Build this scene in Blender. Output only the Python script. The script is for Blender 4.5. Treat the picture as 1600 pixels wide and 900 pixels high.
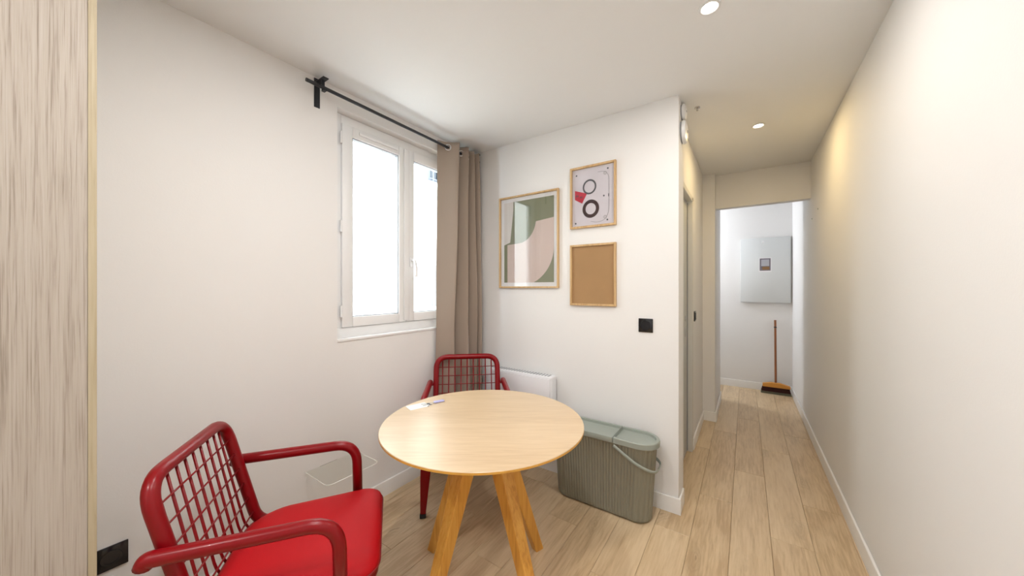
import bpy, bmesh, math, random
from mathutils import Vector, Matrix
R = math.radians
random.seed(7)
scene = bpy.context.scene
for o in list(bpy.data.objects):
    bpy.data.objects.remove(o)

# ------------------------------------------------------------------ camera
CAM_H = 1.35
cam_data = bpy.data.cameras.new('camera')
cam_data.sensor_width = 36.0
cam_data.lens = 36.0 * 530 / 1600
cam_data.clip_start = 0.02
cam = bpy.data.objects.new('camera', cam_data)
scene.collection.objects.link(cam)
cam.location = (0, 0, CAM_H)
cam.rotation_euler = (R(90), 0, R(34.56))
scene.camera = cam

# ------------------------------------------------------------------ light and exposure
scene.view_settings.view_transform = 'Standard'
scene.view_settings.look = 'None'
scene.view_settings.gamma = 1
scene.view_settings.use_curve_mapping = False
scene.view_settings.exposure = 0.42
world = bpy.data.worlds.new('world')
scene.world = world
world.use_nodes = True
bg = world.node_tree.nodes['Background']
bg.inputs['Color'].default_value = (0.76, 0.87, 1.0, 1)
bg.inputs['Strength'].default_value = 16.0

def light(name, kind, loc, rot, energy, color, **kw):
    d = bpy.data.lights.new(name, kind)
    d.energy = energy
    d.color = color
    for k, v in kw.items():
        setattr(d, k, v)
    o = bpy.data.objects.new(name, d)
    scene.collection.objects.link(o)
    o.location = loc
    o.rotation_euler = rot
    return o

# sun over our roof, shining on the facade across the courtyard
light('sun', 'SUN', (3, 2, 9), (0, R(42), R(15)), 1.0, (1.0, 0.95, 0.88), angle=R(1.0))
# portal that guides the sky's own light through the window opening
po = light('window_portal', 'AREA', (-2.13, 1.565, 1.72), (0, R(-90), 0), 1.0, (1, 1, 1), shape='RECTANGLE', size=1.36, size_y=1.05)
po.data.cycles.is_portal = True
WARM = (1.0, 0.74, 0.36)
NEUT = (1.0, 0.955, 0.90)
COOL = (1.0, 0.985, 0.97)
# recessed ceiling lamps: x, y, watts, colour
LAMPS = [(-0.122, 1.61, 5, NEUT, 'round recessed ceiling spotlight nearest the camera, over the room'),
         (0.0745, 2.98, 4.0, WARM, 'small recessed ceiling spotlight in the corridor beyond the white detectors')]
FILL_LAMPS = [(-0.25, 0.22, 9, COOL), (-0.75, -0.95, 13, COOL), (-0.85, 0.68, 8, COOL)]  # unseen spotlights added out of view to fill the room with light
ALCOVE = (-1.15, 5.42, 2.2, 14, (0.92, 0.955, 1.0))

# ------------------------------------------------------------------ helpers
def link(o):
    scene.collection.objects.link(o)
    return o

def tag(o, label=None, cat=None, group=None, kind=None):
    if label: o['label'] = label
    if cat: o['category'] = cat
    if group: o['group'] = group
    if kind: o['kind'] = kind
    return o

def empty(name, loc, rz, label, cat, group=None):
    o = bpy.data.objects.new(name, None)
    o.empty_display_size = 0.1
    link(o)
    o.location = loc
    o.rotation_euler = (0, 0, rz)
    return tag(o, label, cat, group)

def obj(name, bm, mat, parent=None, smooth=False, auto=None, loc=None):
    bmesh.ops.recalc_face_normals(bm, faces=bm.faces)
    me = bpy.data.meshes.new(name)
    bm.to_mesh(me)
    bm.free()
    if smooth:
        for p in me.polygons: p.use_smooth = True
    me.materials.append(mat)
    o = bpy.data.objects.new(name, me)
    link(o)
    if parent is not None: o.parent = parent
    if loc is not None: o.location = loc
    if auto:
        for p in me.polygons: p.use_smooth = True
        me.set_sharp_from_angle(angle=R(auto))
    return o

def box(bm, x0, x1, y0, y1, z0, z1, bev=0, seg=2):
    r = bmesh.ops.create_cube(bm, size=1)
    vs = r['verts']
    for v in vs:
        v.co = Vector(((x0 + x1) / 2 + v.co.x * (x1 - x0), (y0 + y1) / 2 + v.co.y * (y1 - y0), (z0 + z1) / 2 + v.co.z * (z1 - z0)))
    if bev:
        es = list({e for v in vs for e in v.link_edges})
        bmesh.ops.bevel(bm, geom=es, offset=bev, segments=seg, affect='EDGES', profile=0.5)
    return bm

def B(*a, **k):
    return box(bmesh.new(), *a, **k)

def fillet(pts, rad, n=7):
    pts = [Vector(p) for p in pts]
    if not isinstance(rad, (list, tuple)): rad = [rad] * len(pts)
    out = [pts[0]]
    for i in range(1, len(pts) - 1):
        a, b, c = pts[i - 1], pts[i], pts[i + 1]
        u, w = (a - b), (c - b)
        r = min(rad[i], u.length * 0.49, w.length * 0.49)
        u.normalize(); w.normalize()
        p0, p1 = b + u * r, b + w * r
        for k in range(n + 1):
            t = k / n
            out.append(p0 * (1 - t) ** 2 + b * 2 * t * (1 - t) + p1 * t * t)
    out.append(pts[-1])
    return out

def tube(bm, pts, r, seg=10, closed=False, flat=None):
    """sweep a round (or flattened: flat=(ra, rb)) section along pts"""
    pts = [Vector(p) for p in pts]
    n = len(pts)
    tans = []
    for i in range(n):
        if closed: t = pts[(i + 1) % n] - pts[i - 1]
        elif i == 0: t = pts[1] - pts[0]
        elif i == n - 1: t = pts[-1] - pts[-2]
        else: t = (pts[i + 1] - pts[i]).normalized() + (pts[i] - pts[i - 1]).normalized()
        tans.append(t.normalized())
    up = Vector((0, 0, 1)) if abs(tans[0].z) < 0.9 else Vector((1, 0, 0))
    nrm = (up - tans[0] * up.dot(tans[0])).normalized()
    rings = []
    for i in range(n):
        nrm = (nrm - tans[i] * nrm.dot(tans[i])).normalized()
        bi = tans[i].cross(nrm)
        ring = []
        for k in range(seg):
            a = 2 * math.pi * k / seg
            ra, rb = (r, r) if not flat else flat
            ring.append(bm.verts.new(pts[i] + nrm * math.cos(a) * ra + bi * math.sin(a) * rb))
        rings.append(ring)
    m = n if closed else n - 1
    for i in range(m):
        a, b = rings[i], rings[(i + 1) % n]
        for k in range(seg):
            bm.faces.new((a[k], a[(k + 1) % seg], b[(k + 1) % seg], b[k]))
    if not closed:
        bm.faces.new(rings[0][::-1]); bm.faces.new(rings[-1])
    return bm

def lathe(bm, prof, mat=Matrix.Identity(4), seg=32):
    """prof: (radius, height) list, closed at the ends when radius is 0"""
    rings = []
    for r, h in prof:
        if r < 1e-6:
            rings.append([bm.verts.new(mat @ Vector((0, 0, h)))])
        else:
            rings.append([bm.verts.new(mat @ Vector((r * math.cos(2 * math.pi * k / seg), r * math.sin(2 * math.pi * k / seg), h))) for k in range(seg)])
    for a, b in zip(rings, rings[1:]):
        for k in range(seg):
            q = (k + 1) % seg
            if len(a) == 1 and len(b) == 1: continue
            if len(a) == 1: bm.faces.new((a[0], b[q], b[k]))
            elif len(b) == 1: bm.faces.new((a[k], a[q], b[0]))
            else: bm.faces.new((a[k], a[q], b[q], b[k]))
    return bm

def prism(bm, poly, z0, z1, mat=Matrix.Identity(4)):
    a = [bm.verts.new(mat @ Vector((x, y, z0))) for x, y in poly]
    b = [bm.verts.new(mat @ Vector((x, y, z1))) for x, y in poly]
    n = len(poly)
    bm.faces.new(a[::-1]); bm.faces.new(b)
    for k in range(n):
        bm.faces.new((a[k], a[(k + 1) % n], b[(k + 1) % n], b[k]))
    return bm

def rrect(x0, x1, y0, y1, r, n=8):
    pts = []
    for cx, cy, a0 in ((x1 - r, y1 - r, 0), (x0 + r, y1 - r, 90), (x0 + r, y0 + r, 180), (x1 - r, y0 + r, 270)):
        for k in range(n + 1):
            a = R(a0 + 90 * k / n)
            pts.append((cx + r * math.cos(a), cy + r * math.sin(a)))
    return pts

# ------------------------------------------------------------------ materials
def mat(name, color, rough=0.5, metal=0.0, bump=0, bump_scale=200, var=0, var_scale=3, spec=0.5, coat=0, sheen=0):
    m = bpy.data.materials.new(name)
    m.use_nodes = True
    nt = m.node_tree
    b = nt.nodes['Principled BSDF']
    b.inputs['Base Color'].default_value = (*color, 1)
    b.inputs['Roughness'].default_value = rough
    b.inputs['Metallic'].default_value = metal
    b.inputs['Specular IOR Level'].default_value = spec
    b.inputs['Coat Weight'].default_value = coat
    b.inputs['Sheen Weight'].default_value = sheen
    tc = nt.nodes.new('ShaderNodeTexCoord')
    if bump:
        n = nt.nodes.new('ShaderNodeTexNoise'); n.inputs['Scale'].default_value = bump_scale
        n.inputs['Detail'].default_value = 3
        nt.links.new(tc.outputs['Object'], n.inputs['Vector'])
        bp = nt.nodes.new('ShaderNodeBump'); bp.inputs['Strength'].default_value = bump; bp.inputs['Distance'].default_value = 0.002
        nt.links.new(n.outputs['Fac'], bp.inputs['Height'])
        nt.links.new(bp.outputs['Normal'], b.inputs['Normal'])
    if var:
        n = nt.nodes.new('ShaderNodeTexNoise'); n.inputs['Scale'].default_value = var_scale
        n.inputs['Detail'].default_value = 4
        nt.links.new(tc.outputs['Object'], n.inputs['Vector'])
        r = nt.nodes.new('ShaderNodeValToRGB')
        r.color_ramp.elements[0].position = 0.3; r.color_ramp.elements[1].position = 0.7
        r.color_ramp.elements[0].color = (*[c * (1 - var) for c in color], 1)
        r.color_ramp.elements[1].color = (*[min(1, c * (1 + var)) for c in color], 1)
        nt.links.new(n.outputs['Fac'], r.inputs['Fac'])
        nt.links.new(r.outputs['Color'], b.inputs['Base Color'])
    return m

def wood(name, stops, axis='Y', stretch=14, fine=60, rough=0.45, per_object=0.0, knots=False, bump=0.15, coord='Object', spec=0.5, big=1.6, coat=0):
    """grain running along one axis; stops = dark, mid, light colours"""
    m = bpy.data.materials.new(name)
    m.use_nodes = True
    nt = m.node_tree
    L = nt.links.new
    b = nt.nodes['Principled BSDF']
    b.inputs['Roughness'].default_value = rough
    b.inputs['Specular IOR Level'].default_value = spec
    b.inputs['Coat Weight'].default_value = coat
    b.inputs['Coat Roughness'].default_value = 0.12
    tc = nt.nodes.new('ShaderNodeTexCoord')
    oi = nt.nodes.new('ShaderNodeObjectInfo')
    off = nt.nodes.new('ShaderNodeVectorMath'); off.operation = 'MULTIPLY_ADD'
    comb = nt.nodes.new('ShaderNodeCombineXYZ')
    for k in range(3): L(oi.outputs['Random'], comb.inputs[k])
    L(comb.outputs[0], off.inputs[0]); off.inputs[1].default_value = (37, 91, 53) if per_object else (0, 0, 0)
    L(tc.outputs[coord], off.inputs[2])
    mp = nt.nodes.new('ShaderNodeMapping')
    s = [stretch] * 3
    s['XYZ'.index(axis)] = 1.0
    mp.inputs['Scale'].default_value = s
    L(off.outputs[0], mp.inputs['Vector'])
    n1 = nt.nodes.new('ShaderNodeTexNoise'); n1.inputs['Scale'].default_value = big; n1.inputs['Detail'].default_value = 8; n1.inputs['Roughness'].default_value = 0.62; n1.inputs['Distortion'].default_value = 0.9
    L(mp.outputs[0], n1.inputs['Vector'])
    mp2 = nt.nodes.new('ShaderNodeMapping')
    s2 = [fine] * 3
    s2['XYZ'.index(axis)] = 2.2
    mp2.inputs['Scale'].default_value = s2
    L(off.outputs[0], mp2.inputs['Vector'])
    n2 = nt.nodes.new('ShaderNodeTexNoise'); n2.inputs['Scale'].default_value = 3; n2.inputs['Detail'].default_value = 5; n2.inputs['Distortion'].default_value = 0.4
    L(mp2.outputs[0], n2.inputs['Vector'])
    mx = nt.nodes.new('ShaderNodeMath'); mx.operation = 'MULTIPLY_ADD'
    L(n2.outputs['Fac'], mx.inputs[0]); mx.inputs[1].default_value = 0.45
    m2 = nt.nodes.new('ShaderNodeMath'); m2.operation = 'MULTIPLY'; L(n1.outputs['Fac'], m2.inputs[0]); m2.inputs[1].default_value = 0.55
    L(m2.outputs[0], mx.inputs[2])
    fac = mx.outputs[0]
    if per_object:
        a = nt.nodes.new('ShaderNodeMath'); a.operation = 'MULTIPLY_ADD'
        L(oi.outputs['Random'], a.inputs[0]); a.inputs[1].default_value = per_object
        sb = nt.nodes.new('ShaderNodeMath'); sb.operation = 'ADD'; L(fac, sb.inputs[0]); sb.inputs[1].default_value = -per_object / 2
        L(sb.outputs[0], a.inputs[2]); fac = a.outputs[0]
    r = nt.nodes.new('ShaderNodeValToRGB')
    cr = r.color_ramp
    cr.elements[0].position = 0.36; cr.elements[0].color = (*stops[0], 1)
    cr.elements[1].position = 0.62; cr.elements[1].color = (*stops[2], 1)
    e = cr.elements.new(0.48); e.color = (*stops[1], 1)
    L(fac, r.inputs['Fac'])
    col = r.outputs['Color']
    if knots:
        mp3 = nt.nodes.new('ShaderNodeMapping'); s3 = [5.5, 5.5, 5.5]; s3['XYZ'.index(axis)] = 1.9
        mp3.inputs['Scale'].default_value = s3
        L(off.outputs[0], mp3.inputs['Vector'])
        nd = nt.nodes.new('ShaderNodeTexNoise'); nd.inputs['Scale'].default_value = 2.5; nd.inputs['Detail'].default_value = 3
        L(mp3.outputs[0], nd.inputs['Vector'])
        ad = nt.nodes.new('ShaderNodeVectorMath'); ad.operation = 'MULTIPLY_ADD'
        L(nd.outputs['Color'], ad.inputs[0]); ad.inputs[1].default_value = (0.5, 0.5, 0.5); L(mp3.outputs[0], ad.inputs[2])
        v = nt.nodes.new('ShaderNodeTexVoronoi'); v.inputs['Scale'].default_value = 1.0
        L(ad.outputs[0], v.inputs['Vector'])
        rk = nt.nodes.new('ShaderNodeValToRGB')
        k = rk.color_ramp
        k.elements[0].position = 0.03; k.elements[0].color = (1, 1, 1, 1)
        k.elements[1].position = 0.34; k.elements[1].color = (0, 0, 0, 1)
        e1 = k.elements.new(0.07); e1.color = (0.35, 0.35, 0.35, 1)
        e2 = k.elements.new(0.13); e2.color = (0.5, 0.5, 0.5, 1)
        L(v.outputs['Distance'], rk.inputs['Fac'])
        # rings round the knots
        sn = nt.nodes.new('ShaderNodeMath'); sn.operation = 'SINE'
        ml = nt.nodes.new('ShaderNodeMath'); ml.operation = 'MULTIPLY'; L(v.outputs['Distance'], ml.inputs[0]); ml.inputs[1].default_value = 75
        L(ml.outputs[0], sn.inputs[0])
        rg = nt.nodes.new('ShaderNodeMapRange'); rg.inputs[1].default_value = -1; rg.inputs[2].default_value = 1; rg.inputs[3].default_value = 0.35; rg.inputs[4].default_value = 1
        L(sn.outputs[0], rg.inputs[0])
        mk = nt.nodes.new('ShaderNodeMath'); mk.operation = 'MULTIPLY'; L(rk.outputs['Color'], mk.inputs[0]); L(rg.outputs[0], mk.inputs[1])
        mk2 = nt.nodes.new('ShaderNodeMath'); mk2.operation = 'MULTIPLY'; L(mk.outputs[0], mk2.inputs[0]); mk2.inputs[1].default_value = 0.6
        mix = nt.nodes.new('ShaderNodeMix'); mix.data_type = 'RGBA'
        L(mk2.outputs[0], mix.inputs[0]); L(col, mix.inputs[6]); mix.inputs[7].default_value = (*[c * 0.55 for c in stops[0]], 1)
        col = mix.outputs[2]
    L(col, b.inputs['Base Color'])
    bp = nt.nodes.new('ShaderNodeBump'); bp.inputs['Strength'].default_value = bump; bp.inputs['Distance'].default_value = 0.001
    L(n2.outputs['Fac'], bp.inputs['Height']); L(bp.outputs['Normal'], b.inputs['Normal'])
    return m

def pane_mat(name, tint=(1, 1, 1), gloss_boost=1.0, ior=1.5):
    m = bpy.data.materials.new(name)
    m.use_nodes = True
    nt = m.node_tree; L = nt.links.new
    nt.nodes.remove(nt.nodes['Principled BSDF'])
    out = nt.nodes['Material Output']
    tr = nt.nodes.new('ShaderNodeBsdfTransparent'); tr.inputs['Color'].default_value = (*tint, 1)
    gl = nt.nodes.new('ShaderNodeBsdfGlossy'); gl.inputs['Roughness'].default_value = 0.0
    fr = nt.nodes.new('ShaderNodeFresnel'); fr.inputs['IOR'].default_value = ior
    ml = nt.nodes.new('ShaderNodeMath'); ml.operation = 'MULTIPLY'; ml.use_clamp = True
    ml.inputs[1].default_value = gloss_boost
    L(fr.outputs[0], ml.inputs[0])
    geo = nt.nodes.new('ShaderNodeNewGeometry')   # leaving the pane again adds no second mirror
    fb = nt.nodes.new('ShaderNodeMath'); fb.operation = 'SUBTRACT'; fb.inputs[0].default_value = 1.0
    L(geo.outputs['Backfacing'], fb.inputs[1])
    m2 = nt.nodes.new('ShaderNodeMath'); m2.operation = 'MULTIPLY'; L(ml.outputs[0], m2.inputs[0]); L(fb.outputs[0], m2.inputs[1])
    mix = nt.nodes.new('ShaderNodeMixShader')
    L(m2.outputs[0], mix.inputs[0]); L(tr.outputs[0], mix.inputs[1]); L(gl.outputs[0], mix.inputs[2])
    L(mix.outputs[0], out.inputs['Surface'])
    return m

def emit_mat(name, col, s):
    m = bpy.data.materials.new(name); m.use_nodes = True
    nt = m.node_tree
    b = nt.nodes['Principled BSDF']
    b.inputs['Emission Color'].default_value = (*col, 1); b.inputs['Emission Strength'].default_value = s
    return m

M_wall = mat('white_wall_paint', (0.82, 0.81, 0.80), 0.7, bump=0.12, bump_scale=160, spec=0.25)
M_ceil = mat('white_ceiling_paint', (0.83, 0.835, 0.84), 0.8, bump=0.05, bump_scale=120, spec=0.2)
M_base = mat('white_baseboard_paint', (0.84, 0.83, 0.81), 0.35, bump=0.05, bump_scale=40)
M_pvc = mat('white_window_plastic', (0.84, 0.84, 0.84), 0.25)
M_gasket = mat('grey_gasket_rubber', (0.28, 0.29, 0.30), 0.6)
M_black = mat('black_steel', (0.012, 0.014, 0.02), 0.35)
M_blackpl = mat('black_switch_plastic', (0.010, 0.010, 0.013), 0.12)
M_rubber = mat('black_rubber', (0.015, 0.015, 0.015), 0.6)
M_chrome = mat('brushed_chrome', (0.62, 0.62, 0.63), 0.2, metal=1)
M_red = mat('red_painted_steel', (0.21, 0.001, 0.004), 0.3, spec=0.3, coat=0.06)
M_redseat = mat('red_leatherette', (0.42, 0.002, 0.006), 0.55, spec=0.2, bump=0.25, bump_scale=500)
M_redseam = mat('dark_red_piping', (0.22, 0.004, 0.007), 0.45)
M_plank = wood('light_oak_laminate', ((0.49, 0.345, 0.20), (0.61, 0.455, 0.28), (0.68, 0.525, 0.34)), 'Y', 8, 30, 0.33, per_object=0.13, knots=True, bump=0.12, coord='Object')
M_subfloor = mat('dark_plank_joint', (0.20, 0.13, 0.08), 0.8)
M_cab = wood('greyed_elm_laminate', ((0.25, 0.205, 0.165), (0.42, 0.365, 0.31), (0.47, 0.42, 0.37)), 'Z', 48, 120, 0.55, bump=1.0, coord='Object', big=1.5, spec=0.3)
M_cabedge = wood('yellowed_edge_band', ((0.33, 0.265, 0.165), (0.42, 0.35, 0.23), (0.46, 0.39, 0.27)), 'Z', 14, 60, 0.5)
M_top = wood('pale_birch_tabletop', ((0.54, 0.385, 0.225), (0.60, 0.44, 0.27), (0.65, 0.49, 0.315)), 'X', 7, 30, 0.40, bump=0.02, big=1.0, coat=0.6)
M_top.node_tree.nodes['Principled BSDF'].inputs['Coat Roughness'].default_value = 0.30
M_edge = wood('orange_birch_edge', ((0.60, 0.29, 0.045), (0.68, 0.35, 0.06), (0.72, 0.40, 0.08)), 'X', 5, 30, 0.4)
M_leg = wood('varnished_beech', ((0.56, 0.25, 0.04), (0.70, 0.345, 0.06), (0.77, 0.42, 0.09)), 'Z', 10, 36, 0.35, per_object=0.04, bump=0.08)
M_frame = wood('oak_picture_frame', ((0.46, 0.28, 0.12), (0.58, 0.38, 0.18), (0.66, 0.46, 0.25)), 'Z', 16, 70, 0.45)
M_paper = mat('white_mat_paper', (0.80, 0.79, 0.80), 0.8)
M_green = mat('sage_print_ink', (0.215, 0.225, 0.14), 0.8)
M_pink = mat('blush_print_ink', (0.64, 0.52, 0.47), 0.8)
M_cream = mat('cream_print_ink', (0.70, 0.66, 0.63), 0.8)
M_lav = mat('lavender_print_paper', (0.70, 0.66, 0.71), 0.8, var=0.03, var_scale=6)
M_ringgrey = mat('charcoal_print_ink', (0.07, 0.075, 0.09), 0.7)
M_ringbrown = mat('dark_brown_print_ink', (0.045, 0.02, 0.025), 0.7)
M_printred = mat('red_print_ink', (0.52, 0.02, 0.05), 0.7)
M_kraft = mat('brown_kraft_board', (0.37, 0.215, 0.095), 0.75, var=0.05, var_scale=5, bump=0.3, bump_scale=300)
M_bin = mat('sage_green_plastic', (0.245, 0.235, 0.18), 0.45, bump=0.05, bump_scale=200)
M_lid = mat('pale_sage_plastic', (0.31, 0.34, 0.30), 0.38)
M_rad = mat('radiator_enamel', (0.76, 0.76, 0.78), 0.35)
M_door = mat('grey_door_paint', (0.50, 0.51, 0.49), 0.45)
M_doorframe = mat('door_frame_paint', (0.68, 0.67, 0.63), 0.45)
M_plastic = mat('white_plastic', (0.76, 0.76, 0.76), 0.35)
M_panel = mat('pale_grey_panel_enamel', (0.70, 0.72, 0.72), 0.45)
M_brown = mat('broom_handle_varnish', (0.26, 0.085, 0.025), 0.35)
M_broomwood = mat('broom_head_wood', (0.60, 0.27, 0.045), 0.45)
M_bristle = mat('dark_maroon_bristle', (0.045, 0.008, 0.006), 0.8)
M_bristle2 = mat('grey_green_bristle_tips', (0.16, 0.16, 0.11), 0.8)
M_lilac = mat('lilac_fob_plastic', (0.40, 0.39, 0.66), 0.35)
M_facade = mat('cream_facade_render', (0.50, 0.46, 0.40), 0.9, bump=0.3, bump_scale=30, var=0.04, var_scale=0.7)
M_facstone = mat('facade_ledge_stone', (0.60, 0.57, 0.52), 0.85)
M_facframe = mat('grey_facade_window_frame', (0.075, 0.08, 0.09), 0.6, spec=0.2)
M_facglass = mat('facade_window_glass', (0.012, 0.014, 0.016), 0.15, spec=0.25)
M_facpale = mat('pale_facade_window_frame', (0.20, 0.19, 0.18), 0.6, spec=0.2)
M_shutter = mat('grey_roller_blind', (0.085, 0.08, 0.075), 0.7, spec=0.2)
M_ground = mat('courtyard_paving', (0.4, 0.39, 0.37), 0.9, var=0.08)
M_glass = pane_mat('window_pane_glass', (0.97, 0.985, 0.98), 1.0)
M_picglass = pane_mat('picture_glass', (0.98, 0.98, 0.98), 1.9)
M_acryl = pane_mat('clear_acrylic', (0.97, 0.98, 0.97), 0.4)
M_acrylrim = mat('acrylic_polished_rim', (0.86, 0.85, 0.80), 0.1)
M_lamp = emit_mat('lamp_lens', (1.0, 0.93, 0.80), 14)

# curtain cloth
def cloth_mat():
    m = mat('taupe_linen_curtain', (0.35, 0.28, 0.225), 0.9, bump=0.4, bump_scale=420, sheen=0.25)
    nt = m.node_tree; b = nt.nodes['Principled BSDF']
    return m
M_cloth = cloth_mat()

# ------------------------------------------------------------------ the room
CEIL = 2.506
XL, XR, YB, YF = -1.94, 0.49, 2.235, 5.58
YREAR = -1.6
def struct(name, bm, m, parent=None, **k):
    o = obj(name, bm, m, parent, **k)
    if parent is None: o['kind'] = 'structure'
    return o

floor = struct('floor', B(-2.1, 0.62, YREAR - 0.1, 5.7, -0.12, -0.013), M_subfloor)
# laminate planks, each one a board of its own, laid along the corridor
PW = 0.18
plank_mesh = {}
def plank(x0, x1, y0, y1):
    key = (round(x1 - x0, 4), round(y1 - y0, 4))
    if key not in plank_mesh:
        w, l = key
        bm = bmesh.new()
        g, c = 0.0005, 0.0016
        lo = [bm.verts.new((x, y, -0.012)) for x, y in ((g, g), (w - g, g), (w - g, l - g), (g, l - g))]
        mi = [bm.verts.new((x, y, -c)) for x, y in ((g, g), (w - g, g), (w - g, l - g), (g, l - g))]
        hi = [bm.verts.new((x, y, 0)) for x, y in ((g + c, g + c), (w - g - c, g + c), (w - g - c, l - g - c), (g + c, l - g - c))]
        for a, b in ((lo, mi), (mi, hi)):
            for k in range(4): bm.faces.new((a[k], a[(k + 1) % 4], b[(k + 1) % 4], b[k]))
        bm.faces.new(hi); bm.faces.new(lo[::-1])
        bmesh.ops.recalc_face_normals(bm, faces=bm.faces)
        me = bpy.data.meshes.new('plank'); bm.to_mesh(me); bm.free()
        me.materials.append(M_plank)
        plank_mesh[key] = me
    o = bpy.data.objects.new('plank', plank_mesh[key])
    link(o); o.parent = floor; o.location = (x0, y0, 0)
    return o
cols = []
x = 0.111 + PW * 3
while x > XL:
    cols.append((max(x - PW, XL), min(x, XR))); x -= PW
rp = random.Random(3)
offs = [0.0, 0.43, 0.81, 0.22, 0.62]
for i, (a, b) in enumerate(cols):
    if b - a < 0.01: continue
    y = YREAR - offs[i % 5] * 1.2
    ymax = YF if b > -1.70 else YB + 0.0
    while y < ymax:
        y0, y1 = max(y, YREAR), min(y + 1.22, ymax)
        # skip what lies wholly inside the walled block left of the corridor
        segs = [(y0, y1)]
        if b < -0.34:
            segs = []
            if y0 < YB: segs.append((y0, min(y1, YB + 0.02)))
            if y1 > 4.82: segs.append((max(y0, 4.82), y1))
        for s0, s1 in segs:
            if s1 - s0 > 0.02: plank(a, b, s0, s1)
        y += 1.22

struct('ceiling', B(-2.14, 0.62, YREAR - 0.1, 5.7, CEIL, CEIL + 0.12), M_ceil)

# window wall with its opening
WY0, WY1, WZ0, WZ1 = 1.04, 2.09, 1.04, 2.395
bm = bmesh.new()
T = 0.20
box(bm, XL - T, XL, YREAR - 0.1, WY0, 0, CEIL)
box(bm, XL - T, XL, WY1, YB + 0.15, 0, CEIL)
box(bm, XL - T, XL, WY0, WY1, 0, WZ0)
box(bm, XL - T, XL, WY0, WY1, WZ1, CEIL)
struct('wall_left', bm, M_wall)
XC = -0.33      # corner post / corridor left plane
struct('wall_back', B(XL, XC, YB, YB + 0.15, 0, CEIL), M_wall)
bm = bmesh.new()
XD = -0.365
DY0, DY1, DZ = 2.42, 3.18, 2.10
box(bm, XC - 0.13, XC, YB + 0.15, DY0, 0, CEIL)
box(bm, XD - 0.10, XD, DY1, 4.0, 0, CEIL)
box(bm, XD - 0.10, XD, DY0, DY1, DZ, CEIL)
struct('wall_corridor', bm, M_wall)
struct('wall_pier', B(-0.47, -0.255, 3.985, 4.85, 0, CEIL), M_wall)
struct('wall_header', B(-0.255, XR, 4.08, 4.17, 2.166, CEIL), M_wall)
struct('wall_right', B(XR, XR + 0.12, YREAR - 0.1, 5.7, 0, CEIL), M_wall)
struct('wall_far', B(-1.72, XR, YF, YF + 0.12, 0, CEIL), M_wall)
struct('wall_rear', B(XL, XR, YREAR - 0.1, YREAR, 0, CEIL), M_wall)
struct('wall_alcove', B(-1.72, -1.60, 4.70, YF, 0, CEIL), M_wall)
struct('wall_alcove_front', B(-1.60, -0.47, 4.70, 4.82, 0, CEIL), M_wall)

# baseboards: softly rounded upper edge
BH, BT = 0.095, 0.013
def base(name, x0, x1, y0, y1):
    bm = B(x0, x1, y0, y1, 0, BH)
    es = [e for e in bm.edges if all(v.co.z > BH - 1e-4 for v in e.verts)]
    bmesh.ops.bevel(bm, geom=es, offset=0.006, segments=3, affect='EDGES', profile=0.5)
    return struct(name, bm, M_base, auto=40)
base('baseboard_left', XL, XL + BT, 0.115, YB - BT)
base('baseboard_back', XL, XC + BT, YB - BT, YB)
base('baseboard_corner', XC, XC + BT, YB, DY0 - 0.05)
base('baseboard_corridor', XD, XD + BT, DY1 + 0.005, 3.985)
base('baseboard_return', XD + BT, -0.255 + BT, 3.985 - BT, 3.985)
base('baseboard_pier', -0.255, -0.255 + BT, 3.985, 4.85)
base('baseboard_right', XR - BT, XR, YREAR, YF)
base('baseboard_far', -1.60, XR - BT, YF - BT, YF)

# door in the corridor wall (closed, seen at a grazing angle)
door = struct('door_1', B(XD - 0.075, XD - 0.035, DY0 + 0.03, DY1 - 0.055, 0.006, DZ - 0.045, bev=0.002), M_door)
bm = bmesh.new()
box(bm, XD - 0.09, XD + 0.006, DY1 - 0.045, DY1, 0, DZ, bev=0.003)
box(bm, XD - 0.09, XD + 0.006, DY0 - 0.0, DY0 + 0.02, 0, DZ, bev=0.003)
box(bm, XD - 0.09, XD + 0.006, DY0, DY1, DZ - 0.04, DZ, bev=0.003)
obj('door_frame', bm, M_doorframe, door)
bm = bmesh.new(); lathe(bm, [(0, 0), (0.022, 0), (0.022, 0.004), (0.016, 0.006), (0, 0.006)], Matrix.Translation((XD - 0.035, 3.03, 1.105)) @ Matrix.Rotation(R(90), 4, 'Y'), 20)
obj('door_lock', bm, M_chrome, door, auto=40)
obj('door_strike', B(XD - 0.036, XD - 0.032, 3.015, 3.045, 0.96, 1.04, bev=0.001), M_chrome, door)
hin = B(XD - 0.034, XD - 0.028, DY1 - 0.056, DY1 - 0.046, 0.01, DZ - 0.05)
obj('door_seal', hin, M_gasket, door)

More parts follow.
